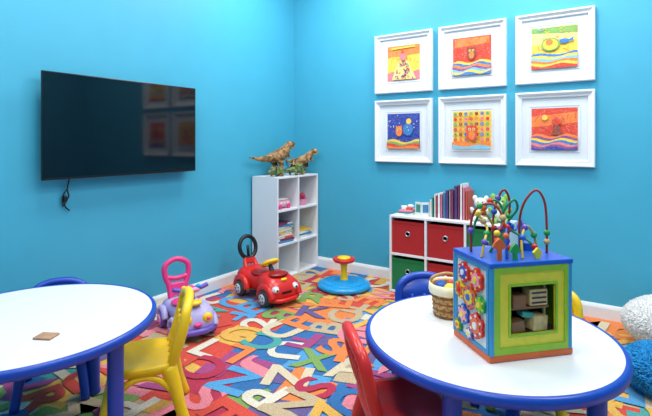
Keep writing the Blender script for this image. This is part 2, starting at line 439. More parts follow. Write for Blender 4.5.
# ------------------------------------------------------------------ chairs
def chair(name, loc, face, m, sc=1.0, slats=True):
    rz = math.atan2(face[1], face[0])+math.pi/2
    b = B(name, (loc[0], loc[1], FZ), rz)
    b.M = Matrix.Diagonal((sc, sc, sc, 1))
    n = 40; rings = [0, .35, .7, .9, 1.0]
    def pt(t, a, dz):
        ca, sa = math.cos(a), math.sin(a)
        x = 0.165*t*math.copysign(abs(ca)**0.55, ca); y = 0.155*t*math.copysign(abs(sa)**0.55, sa)
        z = 0.295+0.018*t**3+dz
        if y < 0: z -= 0.10*max(0, -y-0.11)
        return (x, y, z)
    vs = []; fs = []
    for t in rings:
        for k in range(n): vs.append(pt(t, 2*math.pi*k/n, 0))
    for k in range(n): vs.append(pt(1.03, 2*math.pi*k/n, -0.015))
    for k in range(n): vs.append(pt(1.0, 2*math.pi*k/n, -0.042))
    for k in range(n): vs.append(pt(0.0, 2*math.pi*k/n, -0.03))
    for i in range(len(rings)+2):
        for k in range(n):
            k2 = (k+1) % n; fs.append([i*n+k, i*n+k2, (i+1)*n+k2, (i+1)*n+k])
    b.add(vs, fs, m, True)
    for sx in (-1, 1):
        b.tube([(sx*0.125, -0.11, 0.285), (sx*0.145, -0.135, 0.2), (sx*0.16, -0.16, 0.1), (sx*0.172, -0.185, 0.0)], [0.04, 0.031, 0.026, 0.024], m, 12, smooth=4)
        b.tube([(sx*0.125, 0.11, 0.285), (sx*0.145, 0.14, 0.2), (sx*0.16, 0.165, 0.1), (sx*0.172, 0.20, 0.0)], [0.04, 0.031, 0.026, 0.024], m, 12, smooth=4)
        b.tube([(sx*0.148, -0.13, 0.17), (sx*0.15, -0.07, 0.24), (sx*0.15, 0.0, 0.262), (sx*0.15, 0.07, 0.24), (sx*0.148, 0.14, 0.17)], 0.016, m, 8, smooth=5)
    b.tube([(-.148, -0.13, 0.17), (-.08, -.125, .24), (0, -.12, .262), (.08, -.125, .24), (.148, -0.13, 0.17)], 0.016, m, 8, smooth=5)
    b.tube([(-0.13, 0.12, 0.29), (-0.15, 0.15, 0.37), (-0.157, 0.175, 0.46), (-0.14, 0.19, 0.535), (-0.08, 0.205, 0.57), (0, 0.21, 0.58),
            (0.08, 0.205, 0.57), (0.14, 0.19, 0.535), (0.157, 0.175, 0.46), (0.15, 0.15, 0.37), (0.13, 0.12, 0.29)], 0.023, m, 12, smooth=5)
    nn = 12; vs = []; fs = []
    zlow = 0.47 if slats else 0.40
    ylow = 0.186 if slats else 0.168
    for i in range(nn+1):
        u = -1+2*i/nn
        for (z, y) in ((zlow, ylow), (0.56, 0.212), (0.56, 0.192), (zlow, ylow-.018)):
            zz = z if z < 0.5 else 0.57-0.03*u*u
            vs.append((u*0.148, y, zz))
    for i in range(nn):
        for k in range(4):
            fs.append([i*4+k, i*4+(k+1) % 4, (i+1)*4+(k+1) % 4, (i+1)*4+k])
    b.add(vs, fs, m, True)
    for x in (-0.075, 0, 0.075):
        b.tube([(x*0.9, 0.125, 0.29), (x, 0.155, 0.38), (x, 0.178, 0.48)], 0.02, m, 10, smooth=4, flat=(1.0, 0.6))
    b.tube([(-0.13, 0.14, 0.315), (0, 0.15, 0.315), (0.13, 0.14, 0.315)], 0.02, m, 10, smooth=4)
    b.M = Matrix.Identity(4)
    b.build()
chair('kids_plastic_chair', (1.225, -2.745), (-0.60, -0.80), YELP)
chair('kids_plastic_chair', (2.45, -2.425), (0.74, 0.67), REDP, 1.03, True)
chair('kids_plastic_chair', (2.29, -1.70), (0.62, -0.78), BLUEP, 0.96, False)
chair('kids_plastic_chair', (2.79, -1.57), (-0.13, -0.99), YELP, 0.97)
chair('kids_plastic_chair', (0.60, -2.86), (0.84, -0.54), BLUEP, 0.92, False)

# ------------------------------------------------------------------ cube shelving
def cube_shelf(name, x0, y0, x1, y1, h, cols, rows, open_axis):
    b = B(name, ((x0+x1)/2, (y0+y1)/2, FZ))
    W, D = x1-x0, y1-y0; t = 0.018
    b.box((0, 0, t/2), (W, D, t), LAM, bev=0.001); b.box((0, 0, h-t/2), (W, D, t), LAM, bev=0.001)
    if open_axis == 'x':
        for s in (-1, 1): b.box((0, s*(D-t)/2, h/2), (W, t, h-2*t), LAM)
        b.box((-W/2+0.004, 0, h/2), (0.008, D-2*t, h-2*t), LAM)
        for k in range(1, cols): b.box((0.004, -D/2+D*k/cols, h/2), (W-0.01, t, h-2*t), LAM)
        for r in range(1, rows): b.box((0.004, 0, h*r/rows), (W-0.012, D-2*t, t), LAM)
    else:
        for s in (-1, 1): b.box((s*(W-t)/2, 0, h/2), (t, D, h-2*t), LAM)
        b.box((0, D/2-0.004, h/2), (W-2*t, 0.008, h-2*t), LAM)
        for k in range(1, cols): b.box((-W/2+W*k/cols, -0.004, h/2), (t, D-0.01, h-2*t), LAM)
        for r in range(1, rows): b.box((0, -0.004, h*r/rows), (W-2*t, D-0.012, t), LAM)
    return b.build()
cube_shelf('cube_bookcase', 0.02, -0.70, 0.345, -0.02, 1.0, 2, 3, 'x')
cube_shelf('cube_storage_organizer', 1.36, -0.35, 2.38, -0.02, 0.685, 3, 2, 'y')

FABR = mat('fabric_red', (176, 30, 34), 0.85, nscale=200, namt=0.12, bump=0.4)
FABG = mat('fabric_green', (20, 120, 66), 0.85, nscale=200, namt=0.12, bump=0.4)
STEEL = mat('grommet_steel', (190, 190, 195), 0.3, 1.0)
def bin_(x, z, m):
    b = B('fabric_storage_bin', (x, -0.19, z))
    w, d, h = 0.305, 0.285, 0.285; t = 0.006
    b.box((0, 0, t/2), (w, d, t), m)
    b.box((0, -d/2, h/2), (w, t, h), m, bev=0.002); b.box((0, d/2, h/2), (w, t, h), m)
    for s in (-1, 1): b.box((s*w/2, 0, h/2), (t, d, h), m)
    b.box((0, -d/2-0.004, h-0.012), (w, 0.004, 0.02), m, bev=0.001)
    b.torus((0, -d/2-0.005, h*0.62), 0.02, 0.005, STEEL, rot=(math.pi/2, 0, 0))
    b.lathe([(0, 0.001), (0.018, 0.001)], BLK, c=(0, -d/2-0.004, h*0.62), rot=(math.pi/2, 0, 0), seg=20)
    b.build()
W3 = 1.02/3
for i, (mt, mb) in enumerate(((FABR, FABG), (FABR, FABR), (FABG, FABG))):
    bin_(1.36+W3*(i+0.5), FZ+0.3425+0.0105, mt)
    bin_(1.36+W3*(i+0.5), FZ+0.0195, mb)

OT = FZ+0.685+0.001
BC = [mat('book_%d' % i, c, 0.5) for i, c in enumerate([(232, 232, 228), (196, 60, 90), (80, 62, 120), (226, 130, 156), (70, 130, 176), (232, 186, 70), (120, 50, 86), (54, 140, 124), (214, 90, 62)])]
PAGE = mat('paper_pages', (238, 232, 215), 0.8)
def book(b, c, w, d, h, m, rot=(0, 0, 0)):
    T = Matrix.Translation(Vector(c)) @ Euler(rot).to_matrix().to_4x4()
    old = b.M; b.M = old @ T
    b.box((-w/2+0.0015, 0, h/2), (0.003, d, h), m); b.box((w/2-0.0015, 0, h/2), (0.003, d, h), m)
    b.box((0, -d/2+0.0015, h/2), (w, 0.003, h), m)
    b.box((0, 0.002, h/2), (w-0.006, d-0.008, h-0.01), PAGE)
    b.M = old
b = B('book_row', (1.70, -0.17, OT))
x = 0.0; k = 0
seq = [0, 7, 0, 1, 0, 3, 4, 2, 0, 6, 2, 6, 0, 3, 8, 0, 2, 5, 1, 0]
hs = [.15, .17, .20, .19, .21, .2, .22, .24, .23, .25, .28, .29, .30, .27, .24, .22, .22, .2, .2, .18]
while x < 0.33:
    w = random.uniform(0.012, 0.028)
    book(b, (x+w/2, random.uniform(-0.01, 0.01), 0), w, 0.18, hs[k % 20], BC[seq[k % 20]]); x += w+0.0015; k += 1
b.build()
b = B('picture_book_stack', (1.465, -0.2, OT))
for i, (c, r) in enumerate(((0, 0.1), (7, -0.1), (3, 0.15))):
    b.box((0, 0, 0.007+i*0.0135), (0.13-0.01*i, 0.17, 0.0125), BC[c], rot=(0, 0, r), bev=0.001)
b.box((0.02, 0.0, 0.051), (0.05, 0.05, 0.022), BC[8], bev=0.006)
b.box((-0.03, 0.0, 0.055), (0.05, 0.07, 0.03), BC[0], rot=(0, 0, .5), bev=0.006)
b.sph((0.03, 0.01, 0.072), (0.03, 0.025, 0.015), BC[0])
b.build()
b = B('open_board_book', (1.625, -0.24, OT), 0.1)
for q in (-1, 1):
    b.box((q*0.033, 0, 0.06), (0.068, 0.008, 0.12), BC[0], rot=(0.0, 0, q*0.45), bev=0.001)
    b.box((q*0.033, -0.006, 0.065), (0.05, 0.002, 0.07), BC[7 if q < 0 else 4], rot=(0, 0, q*0.45))
b.build()
PLW = mat('plush_white', (230, 228, 215), 0.95, bump=0.6, bscale=300); PLG = mat('plush_green', (140, 190, 90), 0.95, bump=0.6, bscale=300)
def plush(loc, rz, m, m2, s):
    b = B('plush_toy', loc, rz)
    b.sph((0, 0, 0.07*s), (0.06*s, 0.055*s, 0.07*s), m); b.sph((0, -0.025*s, 0.065*s), (0.042*s, 0.04*s, 0.052*s), m2)
    b.sph((0, -0.01*s, 0.165*s), (0.055*s, 0.05*s, 0.048*s), m); b.sph((0, -0.05*s, 0.155*s), (0.025*s, 0.02*s, 0.018*s), m2)
    for q in (-1, 1):
        b.sph((q*0.05*s, 0, 0.205*s), (0.022*s, 0.012*s, 0.028*s), m)
        b.sph((q*0.02*s, -0.056*s, 0.178*s), 0.006*s, BLK)
        b.sph((q*0.065*s, -0.03*s, 0.09*s), (0.02*s, 0.022*s, 0.045*s), m, rot=(0.5, q*0.5, 0))
        b.sph((q*0.045*s, -0.06*s, 0.022*s), (0.024*s, 0.045*s, 0.022*s), m)
    b.sph((0, -0.07*s, 0.158*s), 0.006*s, BLK)
    b.build()
plush((2.125, -0.2, OT), 0.2, PLW, PLW, 0.9)
plush((2.275, -0.19, OT), 0.3, PLG, PLW, 1.0)

PINK = mat('pink_plastic', (226, 60, 130), 0.35); LPINK = mat('light_pink_plastic', (240, 150, 180), 0.35)
PURP = mat('purple_plastic', (104, 78, 176), 0.35); LAV = mat('lavender_plastic', (178, 168, 218), 0.35)
b = B('stacked_books', (0.2, -0.525, FZ+0.3333+0.010))
z = 0.0
for i in range(11):
    h = random.uniform(0.012, 0.024)
    b.box((random.uniform(-.01, .02), random.uniform(-.02, .02), z+h/2), (0.2, 0.23, h), BC[(i*2+4) % 9], rot=(0, 0, random.uniform(-.15, .15)), bev=0.001)
    b.box((random.uniform(-.01, .02)+0.004, 0, z+h/2), (0.2, 0.215, h*0.7), PAGE)
    z += h
b.build()
b = B('toy_camper', (0.24, -0.53, FZ+.6767))
b.loft([(-0.11, 0, 0.05, 0.02, 0.06), (-0.10, 0, 0.055, 0.015, 0.08), (0.08, 0, 0.055, 0.015, 0.085), (0.11, 0, 0.05, 0.02, 0.06)], LPINK)
for q in (-1, 1):
    for y in (-0.065, 0.065): b.cyl((q*0.045, y, 0.022), (q*0.062, y, 0.022), 0.022, PINK)
    for y in (-0.05, 0.0, 0.05): b.box((q*0.055, y, 0.06), (0.004, 0.03, 0.022), BC[0], bev=0.001)
b.box((0, 0, 0.09), (0.08, 0.14, 0.015), BC[0], bev=0.005)
b.build()
b = B('toy_basket_of_dolls', (0.24, -0.19, FZ+.6767))
b.lathe([(0.05, 0), (0.055, 0.002), (0.07, 0.06), (0.074, 0.065), (0.068, 0.063), (0.05, 0.006), (0, 0.006)], LPINK)
for (x, y, z, c) in ((0.02, 0.02, 0.08, 3), (-0.03, 0, 0.09, 5), (0, -0.035, 0.08, 1), (0.03, -0.01, 0.10, 1)): b.sph((x, y, z), 0.03, BC[c])
b.build()
b = B('picture_book_stack', (0.2, -0.19, FZ+0.3333+0.010))
for i in range(4):
    b.box((0, 0, 0.01+i*0.0205), (0.2, 0.22, 0.019), BC[(0, 4, 0, 5)[i]], rot=(0, 0, 0.1*(-1)**i), bev=0.001)
b.build()

# ------------------------------------------------------------------ dinosaurs
def dinomat(name, c1, c2):
    m = mat(name, c1, 0.5, bump=0.5, bscale=120)
    for n in m.node_tree.nodes:
        if n.type == 'VALTORGB':
            n.color_ramp.elements[0].color = lin(c1)+(1,); n.color_ramp.elements[1].color = lin(c2)+(1,)
            n.color_ramp.elements[0].position = 0.42; n.color_ramp.elements[1].position = 0.58
    return m
def trex(loc, ang, sc, m, jawm):
    b = B('toy_tyrannosaurus', loc, ang)
    V = [(0, 0, .50), (.18, 0, .56), (.32, 0, .65), (.41, 0, .78), (.50, 0, .87), (.60, 0, .875), (.72, 0, .85),
         (-.18, 0, .49), (-.42, 0, .46), (-.66, 0, .47), (-.92, 0, .53)]
    E = [(0, 1), (1, 2), (2, 3), (3, 4), (4, 5), (5, 6), (0, 7), (7, 8), (8, 9), (9, 10)]
    R = [.17, .18, .15, .11, .11, .095, .06, .13, .09, .05, .016]
    for q in (-1, 1):
        i = len(V)
        V += [(.02, q*.12, .42), (.12, q*.15, .27), (-.03, q*.15, .13), (.02, q*.15, .03), (.13, q*.16, .022)]
        R += [.11, .075, .045, .038, .022]
        E += [(0, i), (i, i+1), (i+1, i+2), (i+2, i+3), (i+3, i+4)]
        i = len(V)
        V += [(.36, q*.11, .56), (.42, q*.12, .49), (.48, q*.11, .51)]; R += [.035, .025, .015]
        E += [(2, i), (i, i+1), (i+1, i+2)]
    b.skin(V, E, R, m, 2, sc)
    b.M = Matrix.Diagonal((sc, sc, sc, 1))
    b.tube([(.48, 0, .80), (.58, 0, .765), (.68, 0, .75)], [.05, .045, .02], jawm, 10, smooth=4)
    for q in (-1, 1):
        b.sph((.56, q*.078, .925), .018, BLK, seg=10, rings=8)
        b.sph((.02, q*.16, .012), (.05, .045, .012), m, seg=10, rings=6)
        b.sph((.10, q*.13, .012), (.06, .02, .012), m, seg=10, rings=6); b.sph((.10, q*.19, .012), (.06, .02, .012), m, seg=10, rings=6)
    for k in range(7):
        x = .56+.022*k
        for q in (-1, 1): b.cyl((x, q*.035, .825), (x, q*.035, .80), .009, PAGE, r1=.001, seg=6)
    for k in range(12):
        x = .3-.1*k; z = (.80 if x > .25 else .72 if x > .1 else .66 if x > -.1 else .60 if x > -.3 else .54 if x > -.5 else .5)
        b.cyl((x, 0, z-.02), (x-.02, 0, z+.03), .02, jawm, r1=.002, seg=6)
    b.M = Matrix.Identity(4)
    b.build()
DB = dinomat('dino_brown', (92, 66, 36), (176, 128, 72)); DT = dinomat('dino_tan', (128, 84, 48), (196, 156, 104)); DG = dinomat('dino_green', (44, 74, 36), (118, 128, 70))
TOPZ = FZ+1.001
trex((0.135, -0.475, TOPZ), math.radians(80), 0.365, DB, mat('dino_belly', (190, 155, 108), 0.6))
trex((0.20, -0.12, TOPZ), math.radians(6), 0.28, DT, mat('dino_belly2', (190, 160, 110), 0.6))
def quad_dino(name, loc, ang, s, m, m2, stego):
    b = B(name, loc, ang)
    V = [(0, 0, .3), (.2, 0, .28), (.38, 0, .24), (.52, 0, .22), (.62, 0, .2), (-.2, 0, .3), (-.4, 0, .24), (-.62, 0, .22), (-.8, 0, .28)]
    E = [(0, 1), (1, 2), (2, 3), (3, 4), (0, 5), (5, 6), (6, 7), (7, 8)]; R = [.2, .18, .11, .1, .06, .16, .08, .045, .02]
    for x, p in ((.22, 1), (-.2, 5)):
        for q in (-1, 1):
            i = len(V); V += [(x, q*.16, .2), (x+.02, q*.18, .1), (x, q*.18, .03)]; R += [.07, .05, .045]; E += [(p, i), (i, i+1), (i+1, i+2)]
    b.skin(V, E, R, m, 2, s)
    b.M = Matrix.Diagonal((s, s, s, 1))
    for x in (.22, -.18):
        for q in (-1, 1): b.sph((x, q*.18, .02), (.07, .05, .02), m, seg=10, rings=6)
    if stego:
        for i in range(9):
            x = .34-.11*i; z = .44+.05*math.cos((i-3)*.5); r = .11*math.exp(-((i-3.5)/3.2)**2)
            T = Matrix.Translation(Vector((x, -.01+.04*(-1)**i, z-.04))) @ Matrix.Rotation(math.pi/2, 4, 'X')
            b.prism([(-r*.5, 0), (r*.5, 0), (r*.8, r*.9), (0, r*2.0), (-r*.8, r*.9)], 0.02, m2, T)
        for q in (-1, 1):
            for x in (-.66, -.74): b.cyl((x, 0, .24), (x-.05, q*.1, .36), .014, m2, r1=.002, seg=6)
    else:
        for i in range(6):
            for j in range(-2, 3):
                x = -.28+.12*i; y = j*.085
                b.cyl((x, y, .44-abs(j)*.045), (x-.02, y*1.3, .52-abs(j)*.05), .03, m2, r1=.003, seg=6)
        b.sph((-.8, 0, .28), (.08, .07, .05), m)
    for q in (-1, 1): b.sph((.56, q*.07, .26), .015, BLK, seg=8, rings=6)
    b.M = Matrix.Identity(4)
    b.build()
quad_dino('toy_ankylosaurus', (0.25, -0.585, TOPZ), math.radians(260), 0.2, DG, DT, False)
quad_dino('toy_stegosaurus', (0.285, -0.33, TOPZ), math.radians(84), 0.24, DG, DT, True)

# ------------------------------------------------------------------ spinning seat toy
SKY = mat('sky_blue_plastic', (28, 150, 214), 0.3)
b = B('toddler_spinner_toy', (0.962, -0.483, FZ))
b.lathe([(0.0, 0.0), (0.22, 0.0), (0.242, 0.012), (0.245, 0.03), (0.235, 0.045), (0.19, 0.055), (0.10, 0.06), (0.07, 0.075), (0, 0.08)], SKY, seg=64)
b.torus((0, 0, 0.054), 0.19, 0.007, SKY, seg=48)
b.lathe([(0.04, 0.07), (0.034, 0.09), (0.028, 0.14), (0.03, 0.2), (0.045, 0.235), (0, 0.235)], YELP)
b.lathe([(0.0, 0.225), (0.05, 0.225), (0.09, 0.238), (0.105, 0.255), (0.103, 0.268), (0.09, 0.272), (0.06, 0.262), (0, 0.262)], REDP, seg=40)
b.lathe([(0.0, 0.262), (0.06, 0.264), (0.062, 0.276), (0.05, 0.284), (0, 0.286)], YELP, seg=40)
for k in range(6):
    a = k*math.pi/3
    b.sph((0.135*math.cos(a), 0.135*math.sin(a), 0.056), (0.028, 0.012, 0.008), SKY, rot=(0, 0, a))
b.build()

# ------------------------------------------------------------------ ride-on car (red)
DGREY = mat('dark_grey_plastic', (40, 42, 50), 0.5); TYRE = mat('tyre_grey', (58, 60, 66), 0.6); LGREY = mat('light_grey', (200, 202, 206), 0.35)
DRED = mat('dark_red_plastic', (150, 16, 20), 0.3)
def wheel(b, x, y, r, w, hub, tyre=None):
    tyre = tyre or TYRE
    s = 1 if x > 0 else -1
    b.lathe([(0.0, -w/2), (r*0.8, -w/2), (r*0.96, -w*0.35), (r, 0), (r*0.96, w*0.35), (r*0.8, w/2), (0, w/2)], tyre, c=(x, y, r), rot=(0, math.pi/2, 0), seg=28)
    b.lathe([(r*0.62, w*0.5), (r*0.6, w*0.62), (r*0.3, w*0.66), (0, w*0.7)], hub, c=(x, y, r), rot=(0, s*math.pi/2, 0), seg=24)
    for k in range(5):
        a = k*2*math.pi/5
        b.sph((x+s*w*0.64, y+r*0.38*math.cos(a), r+r*0.38*math.sin(a)), (0.004, r*0.12, r*0.12), tyre, seg=8, rings=6)
rz = math.atan2(-0.26, 0.965)+math.pi/2
b = B('ride_on_toy_car', (0.545, -1.09, FZ), rz)
S = 1.08
b.M = Matrix.Diagonal((S, S, S, 1))
b.loft([(-0.285, 0, 0.06, 0.07, 0.11), (-0.275, 0, 0.115, 0.055, 0.15), (-0.24, 0, 0.14, 0.045, 0.195), (-0.16, 0, 0.135, 0.045, 0.225), (-0.08, 0, 0.12, 0.05, 0.235),
        (-0.03, 0, 0.10, 0.05, 0.20), (0.04, 0, 0.095, 0.05, 0.185), (0.12, 0, 0.11, 0.05, 0.195), (0.19, 0, 0.13, 0.05, 0.22), (0.245, 0, 0.12, 0.055, 0.21), (0.27, 0, 0.07, 0.07, 0.15)], REDP)
for (x, y) in ((0.115, -0.185), (-0.115, -0.185), (0.115, 0.165), (-0.115, 0.165)):
    wheel(b, x*1.16, y, 0.062, 0.05, LGREY)
    b.tube([(x*1.08, y-0.088, 0.07), (x*1.1, y-0.06, 0.125), (x*1.1, y, 0.148), (x*1.1, y+0.06, 0.125), (x*1.08, y+0.088, 0.07)], 0.026, REDP, 12, smooth=5)
b.tube([(-0.13, -0.235, 0.06), (-0.08, -0.285, 0.055), (0, -0.298, 0.055), (0.08, -0.285, 0.055), (0.13, -0.235, 0.06)], 0.016, REDP, 10, smooth=5)
b.box((0, -0.279, 0.105), (0.1, 0.012, 0.026), BLK, bev=0.005)
for q in (-1, 1):
    b.sph((q*0.088, -0.262, 0.135), (0.034, 0.022, 0.028), LGREY); b.sph((q*0.088, -0.276, 0.135), (0.02, 0.014, 0.018), BC[0])
    b.sph((q*0.088, -0.288, 0.135), (0.009, 0.006, 0.009), BLK)
b.sph((0, -0.17, 0.222), (0.085, 0.06, 0.02), DRED)
b.box((0, -0.245, 0.195), (0.05, 0.02, 0.02), YELP, rot=(0.6, 0, 0), bev=0.006)
b.sph((0, 0.06, 0.188), (0.085, 0.10, 0.022), DRED)
b.cyl((0, -0.09, 0.22), (0, -0.06, 0.27), 0.022, DGREY, r1=0.016)
b.torus((0, -0.057, 0.285), 0.062, 0.014, YELP, rot=(math.radians(-30), 0, 0))
b.tube([(-0.06, -0.057, 0.285), (0, -0.057, 0.29), (0.06, -0.057, 0.285)], 0.012, YELP, 8)
b.sph((0, -0.057, 0.293), (0.036, 0.036, 0.018), BC[0], rot=(math.radians(-30), 0, 0))
b.tube([(-0.05, 0.215, 0.19), (-0.045, 0.245, 0.24), (-0.03, 0.26, 0.28)], [0.022, 0.018, 0.016], REDP, 10, smooth=4)
b.tube([(0.05, 0.215, 0.19), (0.045, 0.245, 0.24), (0.03, 0.26, 0.28)], [0.022, 0.018, 0.016], REDP, 10, smooth=4)
b.box((0, 0.25, 0.25), (0.09, 0.03, 0.06), REDP, rot=(-0.25, 0, 0), bev=0.012)
b.torus((0, 0.275, 0.355), 0.082, 0.017, BLK, rot=(math.radians(78), 0, 0), sc=(0.95, 1.1, 1))
b.tube([(0, 0.262, 0.27), (0.0, 0.272, 0.33), (0, 0.276, 0.37)], 0.012, BLK, 8)
b.M = Matrix.Identity(4)
b.build()

# ------------------------------------------------------------------ ride-on (purple / pink)
b = B('ride_on_walker_toy', (0.53, -1.93, FZ), math.atan2(-0.36, 0.93)+math.pi/2)
S = 1.0
b.M = Matrix.Diagonal((S*1.02, S, S*0.95, 1))
b.loft([(-0.25, 0, 0.06, 0.08, 0.12), (-0.235, 0, 0.115, 0.06, 0.17), (-0.20, 0, 0.135, 0.05, 0.22), (-0.13, 0, 0.125, 0.05, 0.25), (-0.06, 0, 0.10, 0.05, 0.23),
        (-0.02, 0, 0.09, 0.05, 0.19), (0.06, 0, 0.09, 0.05, 0.185), (0.13, 0, 0.11, 0.05, 0.20), (0.19, 0, 0.115, 0.055, 0.20), (0.225, 0, 0.07, 0.07, 0.15)], LAV)
for (x, y) in ((0.13, -0.15), (-0.13, -0.15), (0.125, 0.14), (-0.125, 0.14)):
    wheel(b, x, y, 0.06, 0.045, LPINK, PURP)
    b.tube([(x, y-0.08, 0.08), (x, y-0.05, 0.125), (x, y, 0.145), (x, y+0.05, 0.125), (x, y+0.08, 0.08)], 0.022, LAV, 12, smooth=5)
b.tube([(-0.13, -0.20, 0.075), (-0.08, -0.25, 0.07), (0, -0.265, 0.07), (0.08, -0.25, 0.07), (0.13, -0.20, 0.075)], 0.022, PURP, 10, smooth=5)
for q in (-1, 1):
    b.lathe([(0.0, 0), (0.035, 0), (0.036, 0.01), (0.02, 0.022), (0, 0.024)], YELP, c=(q*0.07, -0.232, 0.15), rot=(math.pi/2, 0, 0), seg=20)
    b.sph((q*0.07, -0.256, 0.15), 0.012, PINK)
b.sph((0, -0.25, 0.115), (0.03, 0.02, 0.016), PINK)
b.sph((0, 0.06, 0.19), (0.085, 0.09, 0.022), PINK)
b.cyl((0, -0.12, 0.23), (0, -0.10, 0.31), 0.03, PURP, r1=0.02)
b.lathe([(0, 0.0), (0.06, 0.0), (0.068, 0.012), (0.05, 0.03), (0, 0.034)], LPINK, c=(0, -0.10, 0.30), rot=(math.radians(-25), 0, 0))
b.tube([(-0.12, -0.10, 0.345), (-0.07, -0.10, 0.33), (0, -0.10, 0.335), (0.07, -0.10, 0.33), (0.12, -0.10, 0.345)], 0.016, PURP, 10, smooth=4)
for q, c in ((-1, YELP), (1, SKY), (0, PINK)): b.sph((q*0.05, -0.11, 0.345), 0.018, c)
b.sph((0.0, -0.19, 0.255), (0.05, 0.04, 0.02), YELP)
b.tube([(-0.055, 0.17, 0.17), (-0.06, 0.20, 0.28), (-0.085, 0.215, 0.36), (-0.08, 0.225, 0.44), (0, 0.23, 0.48), (0.08, 0.225, 0.44), (0.085, 0.215, 0.36), (0.06, 0.20, 0.28), (0.055, 0.17, 0.17)], 0.021, PINK, 12, smooth=5)
b.tube([(-0.075, 0.21, 0.345), (0, 0.215, 0.33), (0.075, 0.21, 0.345)], 0.019, PINK, 10, smooth=4)
b.box((0, 0.19, 0.255), (0.115, 0.03, 0.10), PINK, rot=(-0.2, 0, 0), bev=0.012)
b.M = Matrix.Identity(4)
b.build()

# ------------------------------------------------------------------ activity cube
LIME = mat('lime_paint', (150, 186, 40), 0.4); YEL2 = mat('yellow_paint', (232, 206, 50), 0.4); ORG = mat('orange_paint', (226, 96, 40), 0.4)
BL2 = mat('royal_blue_paint', (24, 88, 190), 0.35); TEAL = mat('teal_paint', (40, 140, 190), 0.4); WOOD = mat('light_wood', (206, 166, 112), 0.5, nscale=40, namt=0.2)
DKW = mat('dark_interior', (60, 46, 60), 0.7); GRN2 = mat('green_paint', (40, 150, 70), 0.35); WH2 = mat('panel_white', (222, 228, 224), 0.4)
TZ = FZ+0.5515
b = B('activity_cube', (2.805, -2.213, TZ), math.radians(47))
L, W, H = 0.335, 0.25, 0.355
t = 0.012
b.box((0, 0, 0.012), (L+0.012, W+0.012, 0.024), ORG, bev=0.004)
b.box((0, 0, H-0.009), (L+0.014, W+0.014, 0.018), BL2, bev=0.004)
def fp(x0, z0, x1, z1, m, y=-W/2, th=t): b.box(((x0+x1)/2, y+th/2, (z0+z1)/2), (x1-x0, th, z1-z0), m)
zb, zt_ = 0.024, H-0.018
ox0, ox1, oz0, oz1 = -0.088, 0.104, 0.09, 0.268
fp(-L/2, zb, ox0, zt_, YEL2); fp(ox1, zb, L/2, zt_, YEL2); fp(ox0, zb, ox1, oz0, YEL2); fp(ox0, oz1, ox1, zt_, YEL2)
for (x0, z0, x1, z1) in ((-L/2+.012, zb, -0.13, zt_), (0.138, zb, L/2-.012, zt_), (-.13, zb, .138, 0.048), (-.13, 0.316, .138, zt_)):
    fp(x0, z0, x1, z1, LIME, y=-W/2-0.005, th=0.006)
for (x0, z0, x1, z1) in ((ox0-.006, oz0-.006, ox0+.002, oz1+.006), (ox1-.002, oz0-.006, ox1+.006, oz1+.006), (ox0, oz0-.006, ox1, oz0+.002), (ox0, oz1-.002, ox1, oz1+.006)):
    fp(x0, z0, x1, z1, LIME, y=-W/2-0.004, th=0.006)
for x in (-L/2+0.006, L/2-0.006): b.cyl((x, -W/2, zb), (x, -W/2, zt_), 0.009, TEAL, seg=12)
b.cyl((-L/2, W/2, zb), (-L/2, W/2, zt_), 0.009, TEAL, seg=12)
fp(-L/2, zb, L/2, zt_, YEL2, y=W/2-t); b.box((L/2-t/2, 0, (zb+zt_)/2), (t, W-2*t, zt_-zb), LIME)
b.box((-L/2+t/2, 0, (zb+zt_)/2), (t, W-2*t, zt_-zb), WH2)
for (y0, z0, y1, z1) in ((-W/2+0.004, zb, -W/2+0.018, zt_), (W/2-0.018, zb, W/2-0.004, zt_), (-W/2+.01, zb, W/2-.01, zb+0.014), (-W/2+.01, zt_-0.014, W/2-.01, zt_)):
    b.box((-L/2-0.002, (y0+y1)/2, (z0+z1)/2), (0.006, y1-y0, z1-z0), TEAL)
def gear(y, z, r, m, m2, m3, d0=0.0):
    n = 6
    T = Matrix.Translation(Vector((-L/2-0.003-d0, y, z))) @ Matrix.Rotation(-math.pi/2, 4, 'Y')
    pts = [((r*(0.80+0.22*abs(math.cos(n*a/2))))*math.cos(a), (r*(0.80+0.22*abs(math.cos(n*a/2))))*math.sin(a)) for a in [2*math.pi*k/60 for k in range(60)]]
    b.prism(pts, 0.010, m, T)
    b.prism([(x*.62, y_*.62) for x, y_ in pts], 0.013, m3, T)
    b.prism(circ(0, 0, r*0.28, n=16), 0.017, m2, T)
    for k in range(n):
        a = 2*math.pi*k/n; b.prism(circ(r*0.74*math.cos(a), r*0.74*math.sin(a), r*0.11, n=8), 0.0125, m2, T)
gear(-0.05, 0.275, 0.044, REDP, YEL2, LPINK); gear(0.042, 0.28, 0.040, REDP, WH2, BL2); gear(0.07, 0.205, 0.036, YEL2, REDP, ORG)
gear(0.0, 0.195, 0.046, ORG, BL2, YEL2); gear(-0.075, 0.19, 0.034, GRN2, YEL2, LIME); gear(-0.05, 0.105, 0.048, REDP, WH2, ORG)
gear(0.045, 0.115, 0.04, BL2, YEL2, LPINK); gear(0.085, 0.06, 0.026, GRN2, ORG, YEL2); gear(0.0, 0.057, 0.024, PURP, YEL2, WH2)
b.box((0, 0.02, 0.17), (L-2*t-0.004, 0.006, 0.28), DKW)
b.box((0, -0.05, 0.086), (0.26, 0.13, 0.006), DKW)
BRN = mat('toy_brown', (130, 82, 48), 0.5)
b.box((-0.015, -0.085, 0.178), (0.2, 0.05, 0.008), BRN)
for x in (-0.07, 0.085): b.cyl((x, -0.085, 0.08), (x, -0.085, 0.27), 0.006, WOOD, seg=10)
b.box((0.045, -0.09, 0.118), (0.07, 0.05, 0.055), WOOD, rot=(0, 0.08, 0.2), bev=0.004)
